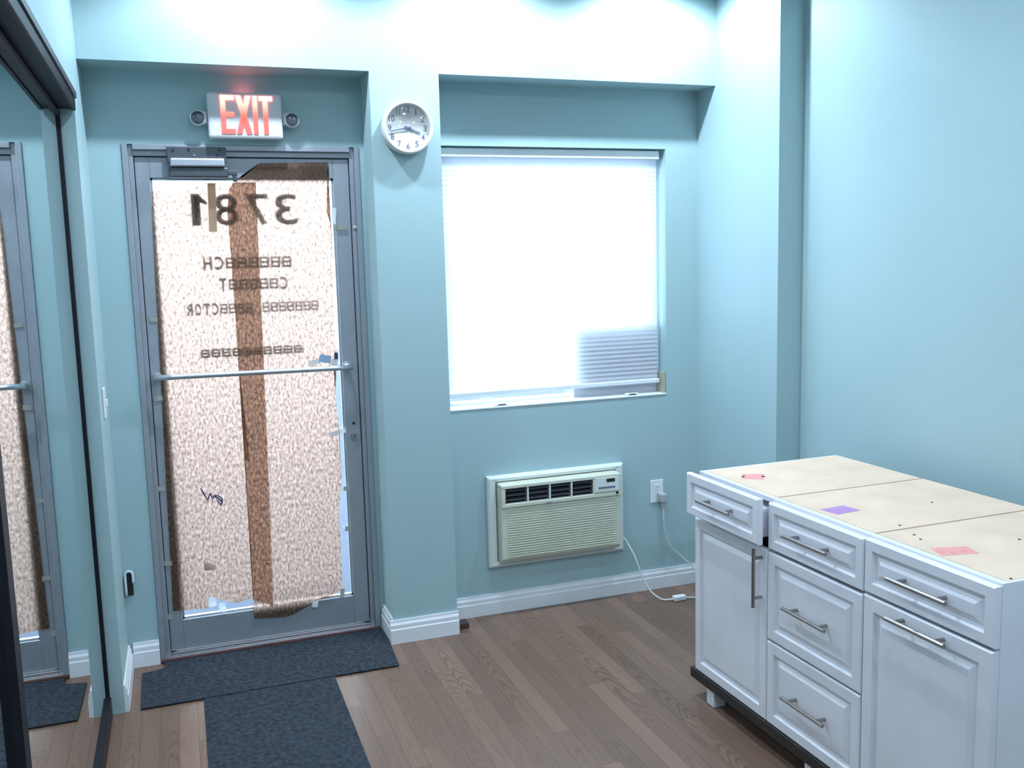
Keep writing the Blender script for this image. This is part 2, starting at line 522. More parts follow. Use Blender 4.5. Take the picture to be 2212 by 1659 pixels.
# left wall: strip beside the entrance, lintel over the closet, rest behind the camera, closet back
CN = -0.8
struct('wall_left', boxes((XL - .06, XL, E_, YO, 0, ZC)), M_WALL, 'teal painted wall strip between the mirror closet and the entrance door', 'wall')
struct('wall_left_lintel', boxes((XL - .06, XL, CN, E_, 2.292, ZC)), M_WALL, 'teal wall above the black closet header at the left border', 'wall')
struct('wall_left_near', boxes((XL - .06, XL, YB, CN, 0, ZC)), M_WALL, 'teal wall left of the camera, out of view', 'wall')
struct('wall_closet', boxes((FX0 - .02, FX0 + .05, YB, YO, 0, ZC)), M_WALL, 'closet back wall hidden behind the mirror doors', 'wall')
struct('wall_right', boxes((XW, XW + .14, YB, YO, 0, ZC)), M_WALL, 'plain teal wall behind the white base cabinets', 'wall')
struct('wall_rear', boxes((FX0, FX1, YB - .14, YB, 0, ZC)), M_WALL, 'teal wall behind the camera, out of view', 'wall')

DX0, DX1, DZ1 = -0.166, 0.788, 2.171            # door opening
struct('wall_front', boxes((XL - .2, DX0, D, YO, 0, ZS + .1), (DX0, DX1, D, YO, DZ1, ZS + .1), (DX1, XC1 + .05, D, YO, 0, ZS + .1)),
       M_WALL, 'recessed teal wall around the entrance door', 'wall')
WX0, WX1, WZ0, WZ1 = 1.135, 2.2665, 0.987, 2.182
struct('wall_window', boxes((XC1 + .05, WX0, W, YO, 0, ZS + .1), (WX1, XP + .06, W, YO, 0, ZS + .1), (WX0, WX1, W, YO, WZ1, ZS + .1), (WX0, WX1, W, YO, 0, WZ0)),
       M_WALL, 'recessed teal wall around the window and air conditioner', 'wall')
struct('wall_column', boxes((XC1, XC2, B, D + .02, 0, ZS)), M_WALL, 'teal column carrying the round clock, between door and window', 'column')
struct('wall_beam', boxes((XL - .05, XP + .05, B, YO, ZS, ZC)), M_WALL, 'brightly lit teal beam running above door and window', 'beam')
struct('wall_pillar', boxes((XP, XW + .02, P, YO, 0, ZC)), M_WALL, 'teal corner pillar right of the window', 'pillar')


def baseboard(name, p0, p1, nrm, label, h=.105, t=.016):
    """moulded skirting along p0->p1 on the floor, nrm = direction into the room"""
    p0, p1, nrm = Vector((*p0, 0)), Vector((*p1, 0)), Vector((*nrm, 0))
    prof = [(0, 0), (t, 0), (t, h * .60), (t * .8, h * .64), (t * .8, h * .80), (t * .5, h * .90), (t * .45, h), (0, h)]
    bm = bmesh.new()
    a = [bm.verts.new(p0 + nrm * q + Vector((0, 0, z))) for q, z in prof]
    b = [bm.verts.new(p1 + nrm * q + Vector((0, 0, z))) for q, z in prof]
    bm.faces.new(a); bm.faces.new(b[::-1])
    for i in range(len(prof)):
        j = (i + 1) % len(prof)
        bm.faces.new((a[i], a[j], b[j], b[i]))
    return tag(obj(name, bm, M_WHITE), label, 'baseboard', kind='structure')


e = .0005
baseboard('baseboard_window', (XC2 + .035, W - e), (XP - e, W - e), (0, -1), 'long white baseboard under the air conditioner', h=.098)
baseboard('baseboard_column', (XC1 - .016, B - e), (XC2 + .004, B - e), (0, -1), 'short white baseboard on the front of the clock column')
baseboard('baseboard_column_side', (XC1 - e, D - .012), (XC1 - e, B - e), (-1, 0), 'white baseboard return on the door side of the clock column', h=.115)
baseboard('baseboard_door', (XL + .017, D - e), (DX0 - .001, D - e), (0, -1), 'short white baseboard left of the entrance door')
baseboard('baseboard_left', (XL + e, E_ + .004), (XL + e, D - .017), (1, 0), 'narrow white baseboard on the wall strip beside the mirror closet')
baseboard('baseboard_right', (XW - e, YB), (XW - e, P), (-1, 0), 'white baseboard behind the base cabinets')

# outside ground
tag(obj('pavement', boxes((-12, 14, YO + .001, 20, -.25, -.10)), M_CONC), 'pavement outside beyond the glass door, coloured dark blue for shade', 'pavement', kind='structure')

# ================================================================== entrance door
door = thing('door_1', 'grey aluminium glass entrance door covered with brown paper under the exit sign', 'door', ((DX0 + DX1) / 2, D, 0), kind='structure')
g = .001
FJ = .042
fr = obj('frame_jamb', boxes((DX0 + g, DX0 + FJ * .55, D - .006, D + .13, .0, DZ1 - g), (DX0 + FJ * .55, DX0 + FJ, D + .012, D + .13, .0, DZ1 - g)), M_FRAME, door, bevel=.002)
fr2 = obj('frame_jamb', boxes((DX1 - FJ * .55, DX1 - g, D - .006, D + .13, .0, DZ1 - g), (DX1 - FJ, DX1 - FJ * .55, D + .012, D + .13, .0, DZ1 - g)), M_FRAME, door, bevel=.002)
fh = obj('frame_header', boxes((DX0 + FJ, DX1 - FJ, D - .006, D + .13, DZ1 - .022, DZ1 - g), (DX0 + FJ, DX1 - FJ, D + .012, D + .13, DZ1 - .045, DZ1 - .022)), M_FRAME, door, bevel=.002)
LX0, LX1, LZ0, LZ1 = DX0 + FJ + .003, DX1 - FJ - .003, .034, DZ1 - .048
GX0, GX1, GZ0, GZ1 = -.066, .675, .166, 2.040
LY0, LY1 = D + .026, D + .07
obj('door_stop', boxes((DX0 + FJ - .001, LX0 + .016, LY1 + .002, D + .128, .032, DZ1 - .046)), M_FRAME, door)
obj('door_stop', boxes((LX1 - .016, DX1 - FJ + .001, LY1 + .002, D + .128, .032, DZ1 - .046)), M_FRAME, door)
obj('door_stop', boxes((LX0 + .016, LX1 - .016, LY1 + .002, D + .128, LZ1 - .016, DZ1 - .044)), M_FRAME, door)
obj('stile', boxes((LX0, GX0, LY0, LY1, LZ0, LZ1)), M_FRAME, door, bevel=.002)
obj('stile', boxes((GX1, LX1, LY0, LY1, LZ0, LZ1)), M_FRAME, door, bevel=.002)
obj('top_rail', boxes((GX0, GX1, LY0, LY1, GZ1, LZ1)), M_FRAME, door, bevel=.002)
obj('bottom_rail', boxes((GX0, GX1, LY0, LY1, LZ0, GZ0)), M_FRAME, door, bevel=.002)
bm = boxes((GX0, GX1, LY0 + .012, LY0 + .03, GZ0, GZ0 + .008), (GX0, GX1, LY0 + .012, LY0 + .03, GZ1 - .008, GZ1),
           (GX0, GX0 + .008, LY0 + .012, LY0 + .03, GZ0, GZ1), (GX1 - .008, GX1, LY0 + .012, LY0 + .03, GZ0, GZ1))
obj('glazing_bead', bm, M_BARSTEEL, door)
GY = D + .0425
pane = obj('glass_pane', boxes((GX0 + .001, GX1 - .001, GY, GY + .004, GZ0 + .001, GZ1 - .001)), M_GLASS, door)
# house number and lettering on the outside of the glass; from indoors it reads backwards, and most characters
# show only as blurred blocks ('.' = block, as no letter can be made out)
LYT = GY + .0056


def lettering(body, cx, cz, w, h, bold, fill=.80):
    n = len(body)
    cw = w / n
    bm = bmesh.new()
    for i, ch in enumerate(body):
        x = cx + w / 2 - (i + .5) * cw
        if ch == ' ': continue
        if ch == '.':
            hw, hh = cw * .43, h * fill / 2
            tk = cw * .19
            for q in ((-hw, -hw + tk, -hh, hh), (hw - tk, hw, -hh, hh), (-hw + tk, hw - tk, -tk / 2, tk / 2), (-hw + tk, hw - tk, hh - tk, hh), (-hw + tk, hw - tk, -hh, -hh + tk)):
                add_box(bm, x + q[0], x + q[1], LYT - .0005, LYT + .0005, cz + q[2], cz + q[3])
            continue
        t = stand(text_bm(ch, cw * (.30 if ch == '1' else .78), h, .001, bold), 0, LYT, cz)
        for v in t.verts: v.co.x = x - v.co.x
        me = bpy.data.meshes.new('t'); t.to_mesh(me); t.free()
        bm.from_mesh(me); bpy.data.meshes.remove(me)
        if ch == '1':
            add_prism(bm, [(x + .010, cz + h * .5), (x + .046, cz + h * .24), (x + .046, cz + h * .14), (x + .006, cz + h * .26)], LYT - .0005, LYT + .0005, 'y')
    return obj('lettering', bm, M_LETTER, pane)


lettering('3781', .287, 1.913, .490, .132, .012)
lettering('......CH', .298, 1.691, .372, .058, .035)
lettering('C.....T', .318, 1.600, .295, .056, .035)
lettering('....... ....CTOR', .311, 1.499, .556, .052, .035)
lettering('..........', .295, 1.312, .43, .050, .01, .70)
obj('threshold', boxes((DX0 + g, DX1 - g, D - .004, D + .13, 0.0005, .016), (DX0 + FJ, DX1 - FJ, D + .010, D + .10, .016, .030)), M_STEEL, door, bevel=.002)
obj('threshold_seal', boxes((DX0 + .004, DX1 - .004, D - .022, D - .0045, .0065, .015)), M_RUST, door)
# push bar
bm = bmesh.new()
PBZ = 1.228
add_tube(bm, [(-.108, D - .045, PBZ + .002), (.30, D - .045, PBZ - .001), (.708, D - .045, PBZ - .004)], .0115, 14, 4)
pb = obj('push_bar', bm, M_BARSTEEL, door, smooth=True)
for x in (-.094, .694):
    bm = bmesh.new()
    add_cyl(bm, (x, D - .045, PBZ), (x, LY0 + .001, PBZ), .010, .012, 14)
    add_cyl(bm, (x, LY0 - .005, PBZ), (x, LY0 + .001, PBZ), .018, .019, 16)
    obj('bar_mount', bm, M_BARSTEEL, pb)
# closer on the header
cl = obj('closer_plate', boxes((.005, .235, D - .014, D - .0065, 2.098, 2.162)), M_FRAME2, door, bevel=.002)
for sx, sz in ((.03, 2.148), (.09, 2.152), (.21, 2.15), (.11, 2.128), (.20, 2.13)):
    bm = bmesh.new(); add_cyl(bm, (sx, D - .018, sz), (sx, D - .0135, sz), .0045, seg=10)
    obj('screw', bm, M_STEEL if sx == .11 else M_DARK, cl)
obj('closer_body', boxes((.015, .225, D - .062, D - .0145, 2.078, 2.112)), M_BARSTEEL, door, bevel=.006)
obj('closer_cover', boxes((.008, .238, D - .050, D - .010, 2.036, 2.077)), M_FRAME2, door, bevel=.006)
bm = boxes((.236, .272, D - .052, D - .030, 2.046, 2.064))
add_cyl(bm, (.262, D - .042, 2.020), (.262, D - .042, 2.046), .009, seg=14)
obj('closer_arm', bm, M_FRAME2, door, bevel=.002)
bm = bmesh.new(); add_cyl(bm, (.714, LY0 - .010, .905), (.714, LY0 + .001, .905), .016, .018, 20)
lk = obj('lock_cylinder', bm, M_STEEL, door)
obj('keyway', boxes((.7125, .7155, LY0 - .0115, LY0 - .0098, .899, .911)), M_DARK, lk)
bm = bmesh.new(); add_cyl(bm, (.713, LY0 - .004, .964), (.713, LY0 + .001, .964), .006, seg=14)
obj('lock_screw', bm, M_DARK, door)
bm = bmesh.new(); add_lathe(bm, (.757, D + .012, 1.83), [(.004, .0), (.009, .0), (.008, .006), (.003, .009)], 12)
obj('door_bumper', bm, M_WTAPE, door)

# ------------------------------------------------------------------ kraft paper on the door
def sheet(name, poly, y, label, bows=0.006, seed=1, crease=()):
    bm = bmesh.new()
    f = bm.faces.new([bm.verts.new((x, 0, z)) for x, z in poly])
    bmesh.ops.triangulate(bm, faces=[f])
    for axis, n in ((0, 26), (2, 60)):
        for k in range(1, n):
            no = Vector((1, 0, 0)) if axis == 0 else Vector((0, 0, 1))
            c = Vector((-.12 + .82 * k / n, 0, 0)) if axis == 0 else Vector((0, 0, .1 + 2.02 * k / n))
            bmesh.ops.bisect_plane(bm, geom=bm.verts[:] + bm.edges[:] + bm.faces[:], plane_co=c, plane_no=no)
    sm = lambda t: max(0, min(1, t)) ** 2 * (3 - 2 * max(0, min(1, t)))
    for v in bm.verts:
        x, z = v.co.x, v.co.z
        w = sm((x - GX0 - .01) / .05) * sm((GX1 - .01 - x) / .05) * sm((z - GZ0 - .01) / .06) * sm((GZ1 - .01 - z) / .06)
        d = bows * w + w * .0014 * noise.noise(Vector((x * 7 + seed, z * 4, seed)))
        for (ax, az), (bx, bz) in crease:
            ab = Vector((bx - ax, bz - az)); ap = Vector((x - ax, z - az))
            t = max(0, min(1, ap.dot(ab) / ab.dot(ab)))
            dist = (ap - ab * t).length
            d -= .007 * max(0, 1 - dist / .03)
        v.co.y = y + d
    bm.normal_update()
    bmesh.ops.reverse_faces(bm, faces=[f for f in bm.faces if f.normal.y > 0])
    bm.normal_update()
    o = obj(name, bm, M_PAPER, recalc=False, base=Vector((sum(p[0] for p in poly) / len(poly), y, min(p[1] for p in poly))))
    for f in o.data.polygons: f.use_smooth = True
    return tag(o, label, 'paper')


LEFT = [(-0.064, 1.986), (-0.005, 1.991), (0.02, 1.984), (0.067, 2.001), (0.10, 2.000), (0.14, 2.02), (0.35, 2.024), (0.344, 1.702), (0.34, 1.308), (0.331, 0.822), (0.317, 0.173), (0.22, 0.216),
        (0.16, .206), (0.092, 0.227), (0.048, 0.256), (0.041, 0.201), (-0.02, .205), (-0.103, 0.213), (-0.09, 0.863), (-0.08, 1.332), (-0.070, 1.824)]
RIGHT = [(0.368, 2.102), (0.673, 2.109), (0.664, 2.021), (0.657, 1.90), (0.668, 1.854), (0.672, 1.694), (0.664, 1.412), (0.669, 1.262), (0.652, 1.24), (.658, 1.215), (0.655, 1.105), (0.664, 0.945), (.668, .930), (0.660, .915), (0.662, 0.705), (0.646, 0.579),
         (0.627, 0.203), (0.60, 0.196), (0.569, 0.179), (0.53, .182), (0.496, 0.168), (0.45, 0.150), (0.412, 0.127), (0.37, 0.115), (0.231, 0.129), (0.238, 0.418), (0.235, 0.626), (0.233, 0.812), (0.234, 0.836),
         (0.254, 0.834), (0.24, 1.024), (0.236, 1.235), (0.233, 1.433), (0.231, 1.705), (0.228, 1.897), (0.239, 1.992), (0.262, 2.028), (0.302, 2.046), (.335, 2.078)]
RIGHT = [(x - .017 if x > .6 and z > .25 else x, z) for x, z in RIGHT]
pl = sheet('kraft_paper_sheet', LEFT, D + .0225, 'left sheet of brown kraft paper taped on the door glass, with a blue pen scribble', .0125, 1)
pr = sheet('kraft_paper_sheet', RIGHT, D + .0170, 'right sheet of brown kraft paper on the door glass, reaching over the top rail', .0150, 5,
           crease=(((0.672, 1.855), (0.597, 1.656)), ((0.597, 1.656), (0.53, 1.518)), ((0.53, 1.518), (0.465, 1.238)), ((.60, .935), (.655, .70))))


def tape(x, z, w, h, m, par, y=D + .0140, rot=0.0):
    bm = boxes((-w / 2, w / 2, 0, .0006, -h / 2, h / 2))
    bmesh.ops.rotate(bm, cent=(0, 0, 0), matrix=Matrix.Rotation(rot, 3, 'Y'), verts=bm.verts[:])
    bmesh.ops.translate(bm, vec=(x, y, z), verts=bm.verts[:])
    return obj('tape_piece', bm, m, par)


for x, z, w, h, r in ((-.092, 1.466, .030, .018, .1), (-.098, 1.136, .034, .022, -.1), (-.115, .752, .032, .020, .05), (-.108, .426, .03, .02, .1), (-.118, .190, .022, .024, .2)):
    tape(x, z, w, h, M_TAPE, pl, D + .0205, r)
for x, z, w, h, m, r in ((.10, .190, .028, .026, M_WTAPE, .1), (.058, .222, .036, .028, M_WTAPE, -.2)):
    tape(x, z, w, h, m, pl, D + .0205, r)
for x, z, w, h, m, r in ((.700, 1.832, .045, .020, M_TAPE, -.05), (.668, 1.88, .020, .07, M_WTAPE, .05), (.665, .672, .028, .020, M_TAPE, 0), (.660, .486, .022, .022, M_TAPE, .2), (.622, .190, .020, .040, M_TAPE, .1),
                         (.497, .156, .026, .030, M_WTAPE, .15), (.638, .93, .07, .020, M_WTAPE, -.22), (.60, 1.262, .05, .034, M_BTAPE, .2), (.55, 1.250, .05, .022, M_WTAPE, -.2), (.648, 1.272, .016, .03, M_INK, 0), (.64, 1.245, .03, .028, M_WTAPE, .3)):
    tape(x, z, w, h, m, pr, D + .0125, r)
# pale strip of tape hanging down at the top of the left sheet
tape(.168, 1.920, .032, .20, M_TAN, pl, D + .0180, .03)
# pen scribble
bm = bmesh.new()
pts = [(0.045, 0.735), (0.060, 0.700), (0.070, 0.682), (0.078, 0.700), (0.084, 0.706), (0.092, 0.684), (0.100, .698), (0.128, 0.682), (0.122, 0.655), (.108, .676)]
add_tube(bm, [(x, D + .0332, z) for x, z in pts], .0028, 6, 4)
add_tube(bm, [(.100, D + .0332, .694), (.127, D + .0332, .668), (.121, D + .0332, .652)], .0034, 6, 4)
obj('pen_scribble', bm, M_INK, pl)
# torn flap
bm = bmesh.new()
a = [bm.verts.new(c) for c in ((.038, D + .0315, .376), (.044, D + .0315, .409), (.086, D + .012, .392), (.080, D + .016, .370))]
bm.faces.new(a)
obj('torn_flap', bm, M_PAPER2, pl)
bm = bmesh.new()
a = [bm.verts.new(c) for c in ((.038, D + .0325, .372), (.040, D + .0325, .400), (.072, D + .0325, .392), (.078, D + .0325, .368))]
bm.faces.new(a)
obj('tear_hole', bm, M_BROWN, pl)

# ================================================================== exit sign
SX0, SX1, SZ0, SZ1 = .170, .465, 2.192, 2.374
ex = thing('exit_sign', 'white lit exit sign with red letters and two side lamps above the door', 'exit sign', ((SX0 + SX1) / 2, D, SZ0))
obj('housing', boxes((SX0, SX1, D - .062, D - .001, SZ0, SZ1)), M_SIGN, ex, bevel=.010)


def letter_material():
    m, nt, p = new_mat('exit_letter_red')
    tc = nt.nodes.new('ShaderNodeTexCoord'); sp = nt.nodes.new('ShaderNodeSeparateXYZ')
    nt.links.new(tc.outputs['Object'], sp.inputs[0])
    mr = nt.nodes.new('ShaderNodeMapRange')          # the lamp row sits behind the top of the letters
    mr.interpolation_type = 'SMOOTHSTEP'
    mr.inputs['From Min'].default_value = .07; mr.inputs['From Max'].default_value = .17
    mr.inputs['To Min'].default_value = .95; mr.inputs['To Max'].default_value = 6.0
    nt.links.new(sp.outputs['Z'], mr.inputs['Value'])
    p.inputs['Base Color'].default_value = (.5, .04, .04, 1)
    p.inputs['Emission Color'].default_value = (1, .20, .16, 1)
    nt.links.new(mr.outputs[0], p.inputs['Emission Strength'])
    return m


M_EXIT = letter_material()
YE = D - .0645
LZ, LH, ST = 2.210, .152, .0185


def bar2d(bm, ax, az, bx, bz, hw):
    add_prism(bm, [(ax - hw, az), (ax + hw, az), (bx + hw, bz), (bx - hw, bz)], YE - .0015, YE + .0030, 'y')


x = .222
bm = boxes((x, x + ST, YE - .0015, YE + .003, LZ, LZ + LH), (x + ST, x + .054, YE - .0015, YE + .003, LZ, LZ + ST), (x + ST, x + .052, YE - .0015, YE + .003, LZ + LH * .44, LZ + LH * .44 + ST),
           (x + ST, x + .054, YE - .0015, YE + .003, LZ + LH - ST, LZ + LH))
obj('letter', bm, M_EXIT, ex)
bm = bmesh.new()
bar2d(bm, .291, LZ, .331, LZ + LH, .0105); bar2d(bm, .331, LZ, .291, LZ + LH, .0105)
obj('letter', bm, M_EXIT, ex)
obj('letter', boxes((.348, .348 + ST, YE - .0015, YE + .003, LZ, LZ + LH)), M_EXIT, ex)
obj('letter', boxes((.398 - ST / 2, .398 + ST / 2, YE - .0015, YE + .003, LZ, LZ + LH - ST), (.373, .427, YE - .0015, YE + .003, LZ + LH - ST, LZ + LH)), M_EXIT, ex)
obj('top_light_slit', boxes((.285, .345, D - .045, D - .018, SZ1 - .001, SZ1 + .0003)), emit('exit_slit_red', (1, .15, .15), 9.0), ex)
for s, hx in ((-1, SX0), (1, SX1)):
    cx = hx + s * .038
    arm = obj('lamp_arm', boxes((min(hx, hx + s * .034), max(hx, hx + s * .034), D - .050, D - .012, 2.250, 2.300)), M_SIGN, ex, bevel=.006)
    bm = bmesh.new(); add_lathe(bm, (cx, D - .012, 2.270), [(.012, 0), (.024, .006), (.030, .030), (.030, .050), (.0262, .054), (.0262, .050)], 28)
    hd = obj('lamp_head', bm, M_SIGN, ex, smooth=False)
    bm = bmesh.new(); add_lathe(bm, (cx, D - .062, 2.270), [(.0260, -.001), (.0255, .002), (.016, .005), (.0, .0065)], 28)
    obj('lamp_lens', bm, M_LENS, hd, smooth=True)

# ================================================================== clock
CX, CZ, CR = .953, 2.2255, .107
ck = thing('wall_clock', 'round white wall clock with numerals on the column', 'clock', (CX, B, CZ))
bm = bmesh.new()
add_lathe(bm, (CX, B - .0015, CZ), [(CR - .004, 0), (CR, .004), (CR, .042), (CR - .003, .050), (CR - .010, .052), (CR - .013, .046), (CR - .014, .030)], 72)
obj('rim', bm, M_CLOCKRIM, ck, smooth=True)
bm = bmesh.new(); add_cyl(bm, (CX, B - .0300, CZ), (CX, B - .026, CZ), CR - .0135, seg=64)
dial = obj('dial', bm, M_CLOCKFACE, ck)
for n in range(1, 13):
    a = math.radians(90 - n * 30)
    t = stand(text_bm(str(n), .006 if n == 1 else .0150 if n < 10 else .016 if n == 11 else .0250, .0255, .0008, .020), CX + .075 * math.cos(a), B - .0312, CZ + .075 * math.sin(a))
    obj('numeral', t, M_NUM, dial)


def hand(name, deg, ln, w, y):
    a = math.radians(90 - deg)
    d = Vector((math.cos(a), 0, math.sin(a))); q = Vector((-d.z, 0, d.x))
    c = Vector((CX, y, CZ))
    bm = bmesh.new()
    pts = [c - d * .014 - q * w * .6, c - d * .014 + q * w * .6, c + d * ln + q * w * .35, c + d * ln - q * w * .35]
    v0 = [bm.verts.new(p_) for p_ in pts]; v1 = [bm.verts.new(p_ + Vector((0, -.0012, 0))) for p_ in pts]
    bm.faces.new(v0); bm.faces.new(v1[::-1])
    for i in range(4): bm.faces.new((v0[i], v0[(i + 1) % 4], v1[(i + 1) % 4], v1[i]))
    return obj(name, bm, M_NUM, ck)


hand('hour_hand', 111.5, .056, .0072, B - .0340)
hand('minute_hand', 258, .076, .0052, B - .0362)
bm = bmesh.new(); add_cyl(bm, (CX, B - .0300, CZ), (CX, B - .0390, CZ), .0052, seg=18)
obj('hand_pivot', bm, M_NUM, ck)
bm = bmesh.new()
gp = [(.0, .0105), (.02, .0101), (.04, .0090), (.06, .0070), (.08, .0038), (CR - .0135, .0)]
add_lathe(bm, (CX, B - .0400, CZ), gp + [(CR - .0140, -.0012)] + [(r_ * .985, t_ - .0016) for r_, t_ in gp[::-1][1:]], 64)
obj('clock_glass', bm, thin_glass('clock_glass', (1, 1, 1, 1)), ck, smooth=True)

# ================================================================== window, shade
win = thing('window_1', 'white vinyl window behind the pleated shade', 'window', ((WX0 + WX1) / 2, YO, WZ0), kind='structure')
FY0, FY1 = W + .105, W + .165
obj('window_frame', boxes((WX0 + g, WX0 + .05, FY0, FY1, WZ0 + g, WZ1 - g), (WX1 - .05, WX1 - g, FY0, FY1, WZ0 + g, WZ1 - g), (WX0 + .05, WX1 - .05, FY0, FY1, WZ1 - .05, WZ1 - g), (WX0 + .05, WX1 - .05, FY0, FY1, WZ0 + g, WZ0 + .022)), M_VINYL, win, bevel=.003)
obj('glass_pane', boxes((WX0 + .05, WX1 - .05, FY0 + .03, FY0 + .034, WZ0 + .022, WZ1 - .05)), M_GLASS, win)
obj('window_sill', boxes((WX0 + g, WX1 - g, W - .004, FY0 - .001, WZ0 + g, WZ0 + .010)), M_WHITE, win, bevel=.003)
for lx in (1.405, 2.085):
    lt = obj('window_latch', boxes((lx - .035, lx + .035, W + .012, W + .036, WZ0 + .0105, WZ0 + .019)), M_VINYL, win, bevel=.004)
    obj('latch_slot', boxes((lx - .018, lx + .018, W + .0105, W + .0125, WZ0 + .0115, WZ0 + .0175)), M_FRAME2, lt)
obj('reveal_patch', boxes((WX1 - .012, WX1 - g, W + .004, W + .100, WZ0 + .0105, WZ0 + .112)), M_BEIGE, win, bevel=.002)

SY = W + .050
BX0, BX1 = WX0 + .006, WX1 - .020
sh = thing('cellular_shade', 'white pleated window shade glowing with daylight', 'window shade', ((BX0 + BX1) / 2, SY, WZ1))
obj('headrail', boxes((BX0, BX1, SY - .026, SY + .026, WZ1 - .046, WZ1 - .006)), M_VINYL, sh, bevel=.004)
ZT, ZB = WZ1 - .046, 1.066
npl = 50
bm = bmesh.new()
pf, pb_ = [], []
for i in range(npl * 2 + 1):
    z = ZT + (ZB - ZT) * i / (npl * 2)
    y = SY - .0028 if i % 2 else SY + .000
    pf.append((bm.verts.new((BX0 + .004, y, z)), bm.verts.new((BX1 - .004, y, z))))
for i in range(npl * 2):
    bm.faces.new((pf[i][0], pf[i][1], pf[i + 1][1], pf[i + 1][0]))
obj('pleated_fabric', bm, M_SHADE, sh)
obj('bottom_rail', boxes((BX0, BX1, SY - .018, SY + .010, ZB - .020, ZB + .001)), M_VINYL, sh, bevel=.004)
tag(obj('sill_board', boxes((1.80, WX1 - .014, SY + .032, SY + .037, WZ0 + .0105, 1.345)), M_BOARD), 'grey board standing on the window sill behind the shade, its shape showing through', 'board')

# ================================================================== air conditioner
ac = thing('air_conditioner', 'cream through-wall air conditioner below the window', 'air conditioner', (1.66, W, .23))
ax0, ax1, az0, az1 = 1.306, 2.010, .230, .672
bx0, bx1, bz0, bz1 = 1.352, 1.962, .264, .640
ys, yf = W - .034, W - .100
bm = bmesh.new()      # bevelled picture-frame sleeve
out0 = [(ax0, az0), (ax1, az0), (ax1, az1), (ax0, az1)]
out1 = [(ax0 + .012, az0 + .012), (ax1 - .012, az0 + .012), (ax1 - .012, az1 - .012), (ax0 + .012, az1 - .012)]
inn = [(bx0 - .004, bz0 - .004), (bx1 + .004, bz0 - .004), (bx1 + .004, bz1 + .004), (bx0 - .004, bz1 + .004)]
rings = [[bm.verts.new((x, y, z)) for x, z in r] for r, y in ((out0, W - .001), (out0, ys + .010), (out1, ys), (inn, ys + .004), (inn, W - .001))]
for k in range(5):
    a, b = rings[k], rings[(k + 1) % 5]
    for i in range(4):
        bm.faces.new((a[i], a[(i + 1) % 4], b[(i + 1) % 4], b[i]))
obj('wall_sleeve', bm, M_ACW, ac, bevel=.003)
lx0, lx1, lz0, lz1 = 1.372, 1.815, .552, .622
body = obj('front_panel', boxes((bx0, lx0, yf, ys + .03, lz0, lz1), (bx0, bx1, yf, ys + .03, lz1, bz1), (lx1, bx1, yf, ys + .03, lz0, lz1), (bx0, bx1, yf, ys + .03, .532, lz0)), M_AC, ac, bevel=.004)
bm = bmesh.new()
add_prism(bm, [(yf + .010, .5315), (ys + .03, .5315), (ys + .03, bz0), (yf + .030, bz0), (yf + .012, bz0 + .020)], bx0, bx1, 'x')
intake = obj('intake_cover', bm, M_AC, ac, bevel=.003)
bm = bmesh.new()
n = 20
for i in range(n):
    z = .296 + (.520 - .296) * i / (n - 1)
    add_prism(bm, [(yf + .0102, z - .0035), (yf + .0102, z + .0035), (yf + .0055, z + .0015), (yf + .0055, z - .0025)], bx0 + .030, bx1 - .030, 'x')
ri = obj('intake_rib', bm, M_AC, intake); ri['kind'] = 'stuff'
obj('vent_cavity', boxes((lx0, lx1, yf + .035, yf + .040, lz0, lz1)), M_DARK, ac)
for i in range(3):
    z = lz0 + (lz1 - lz0) * (i + .6) / 3.2
    bm = bmesh.new(); add_prism(bm, [(yf + .004, z), (yf + .030, z + .010), (yf + .030, z + .0125), (yf + .004, z + .0028)], lx0, lx1, 'x')
    obj('louver', bm, M_FRAME2, ac)
for i in range(1, 4):
    x = lx0 + (lx1 - lx0) * i / 4
    obj('vent_divider', boxes((x - .0035, x + .0035, yf + .0015, yf + .030, lz0, lz1)), M_ACW, ac)
cp = obj('control_panel', boxes((1.826, 1.950, yf - .0022, yf + .001, .560, .628)), M_ACW, ac, bevel=.0008)
obj('display', boxes((1.884, 1.928, yf - .0034, yf - .0021, .604, .620)), M_DARK, cp)
for i in range(6):
    x = 1.842 + i * .0150
    obj('control_button', boxes((x, x + .012, yf - .0034, yf - .0021, .574, .583)), M_BLUEPRINT, cp)
bm = bmesh.new(); add_cyl(bm, (1.940, yf - .004, .547), (1.940, yf + .001, .547), .0065, seg=16)
obj('panel_screw', bm, M_DARK, ac)
obj('latch', boxes((1.572, 1.602, yf - .004, yf + .002, .534, .545)), M_FRAME, ac, bevel=.003)

# outlet and cord
ol = thing('wall_outlet', 'white wall outlet right of the air conditioner', 'outlet', (2.2075, W, .50))
OX, OZ = 2.2075, .503
obj('cover_plate', boxes((OX - .036, OX + .036, W - .0065, W - .0008, OZ - .058, OZ + .058)), M_WHITE, ol, bevel=.003)
for dz in (.021,):
    so = obj('socket_face', boxes((OX - .017, OX + .017, W - .0085, W - .006, OZ + dz - .014, OZ + dz + .014)), M_WHITE, ol, bevel=.002)
    for dx in (-.006, .006):
        obj('slot', boxes((OX + dx - .001, OX + dx + .001, W - .0090, W - .0084, OZ + dz - .004, OZ + dz + .005)), M_DARK, so)
co = thing('power_cord', 'white air conditioner power cord with inline box lying on the floor', 'cord', (2.22, 3.9, 0))
bm = bmesh.new()
add_tube(bm, [(2.0135, W - .004, .290), (2.0140, W - .030, .286), (2.020, W - .060, .262), (2.040, W - .090, .205), (2.060, W - .11, .130), (2.090, 3.965, .050), (2.130, 3.925, .012), (2.165, 3.910, .008), (2.190, 3.905, .011)], .0042, 8, 6)
obj('cable', bm, M_CORD, co, smooth=True)
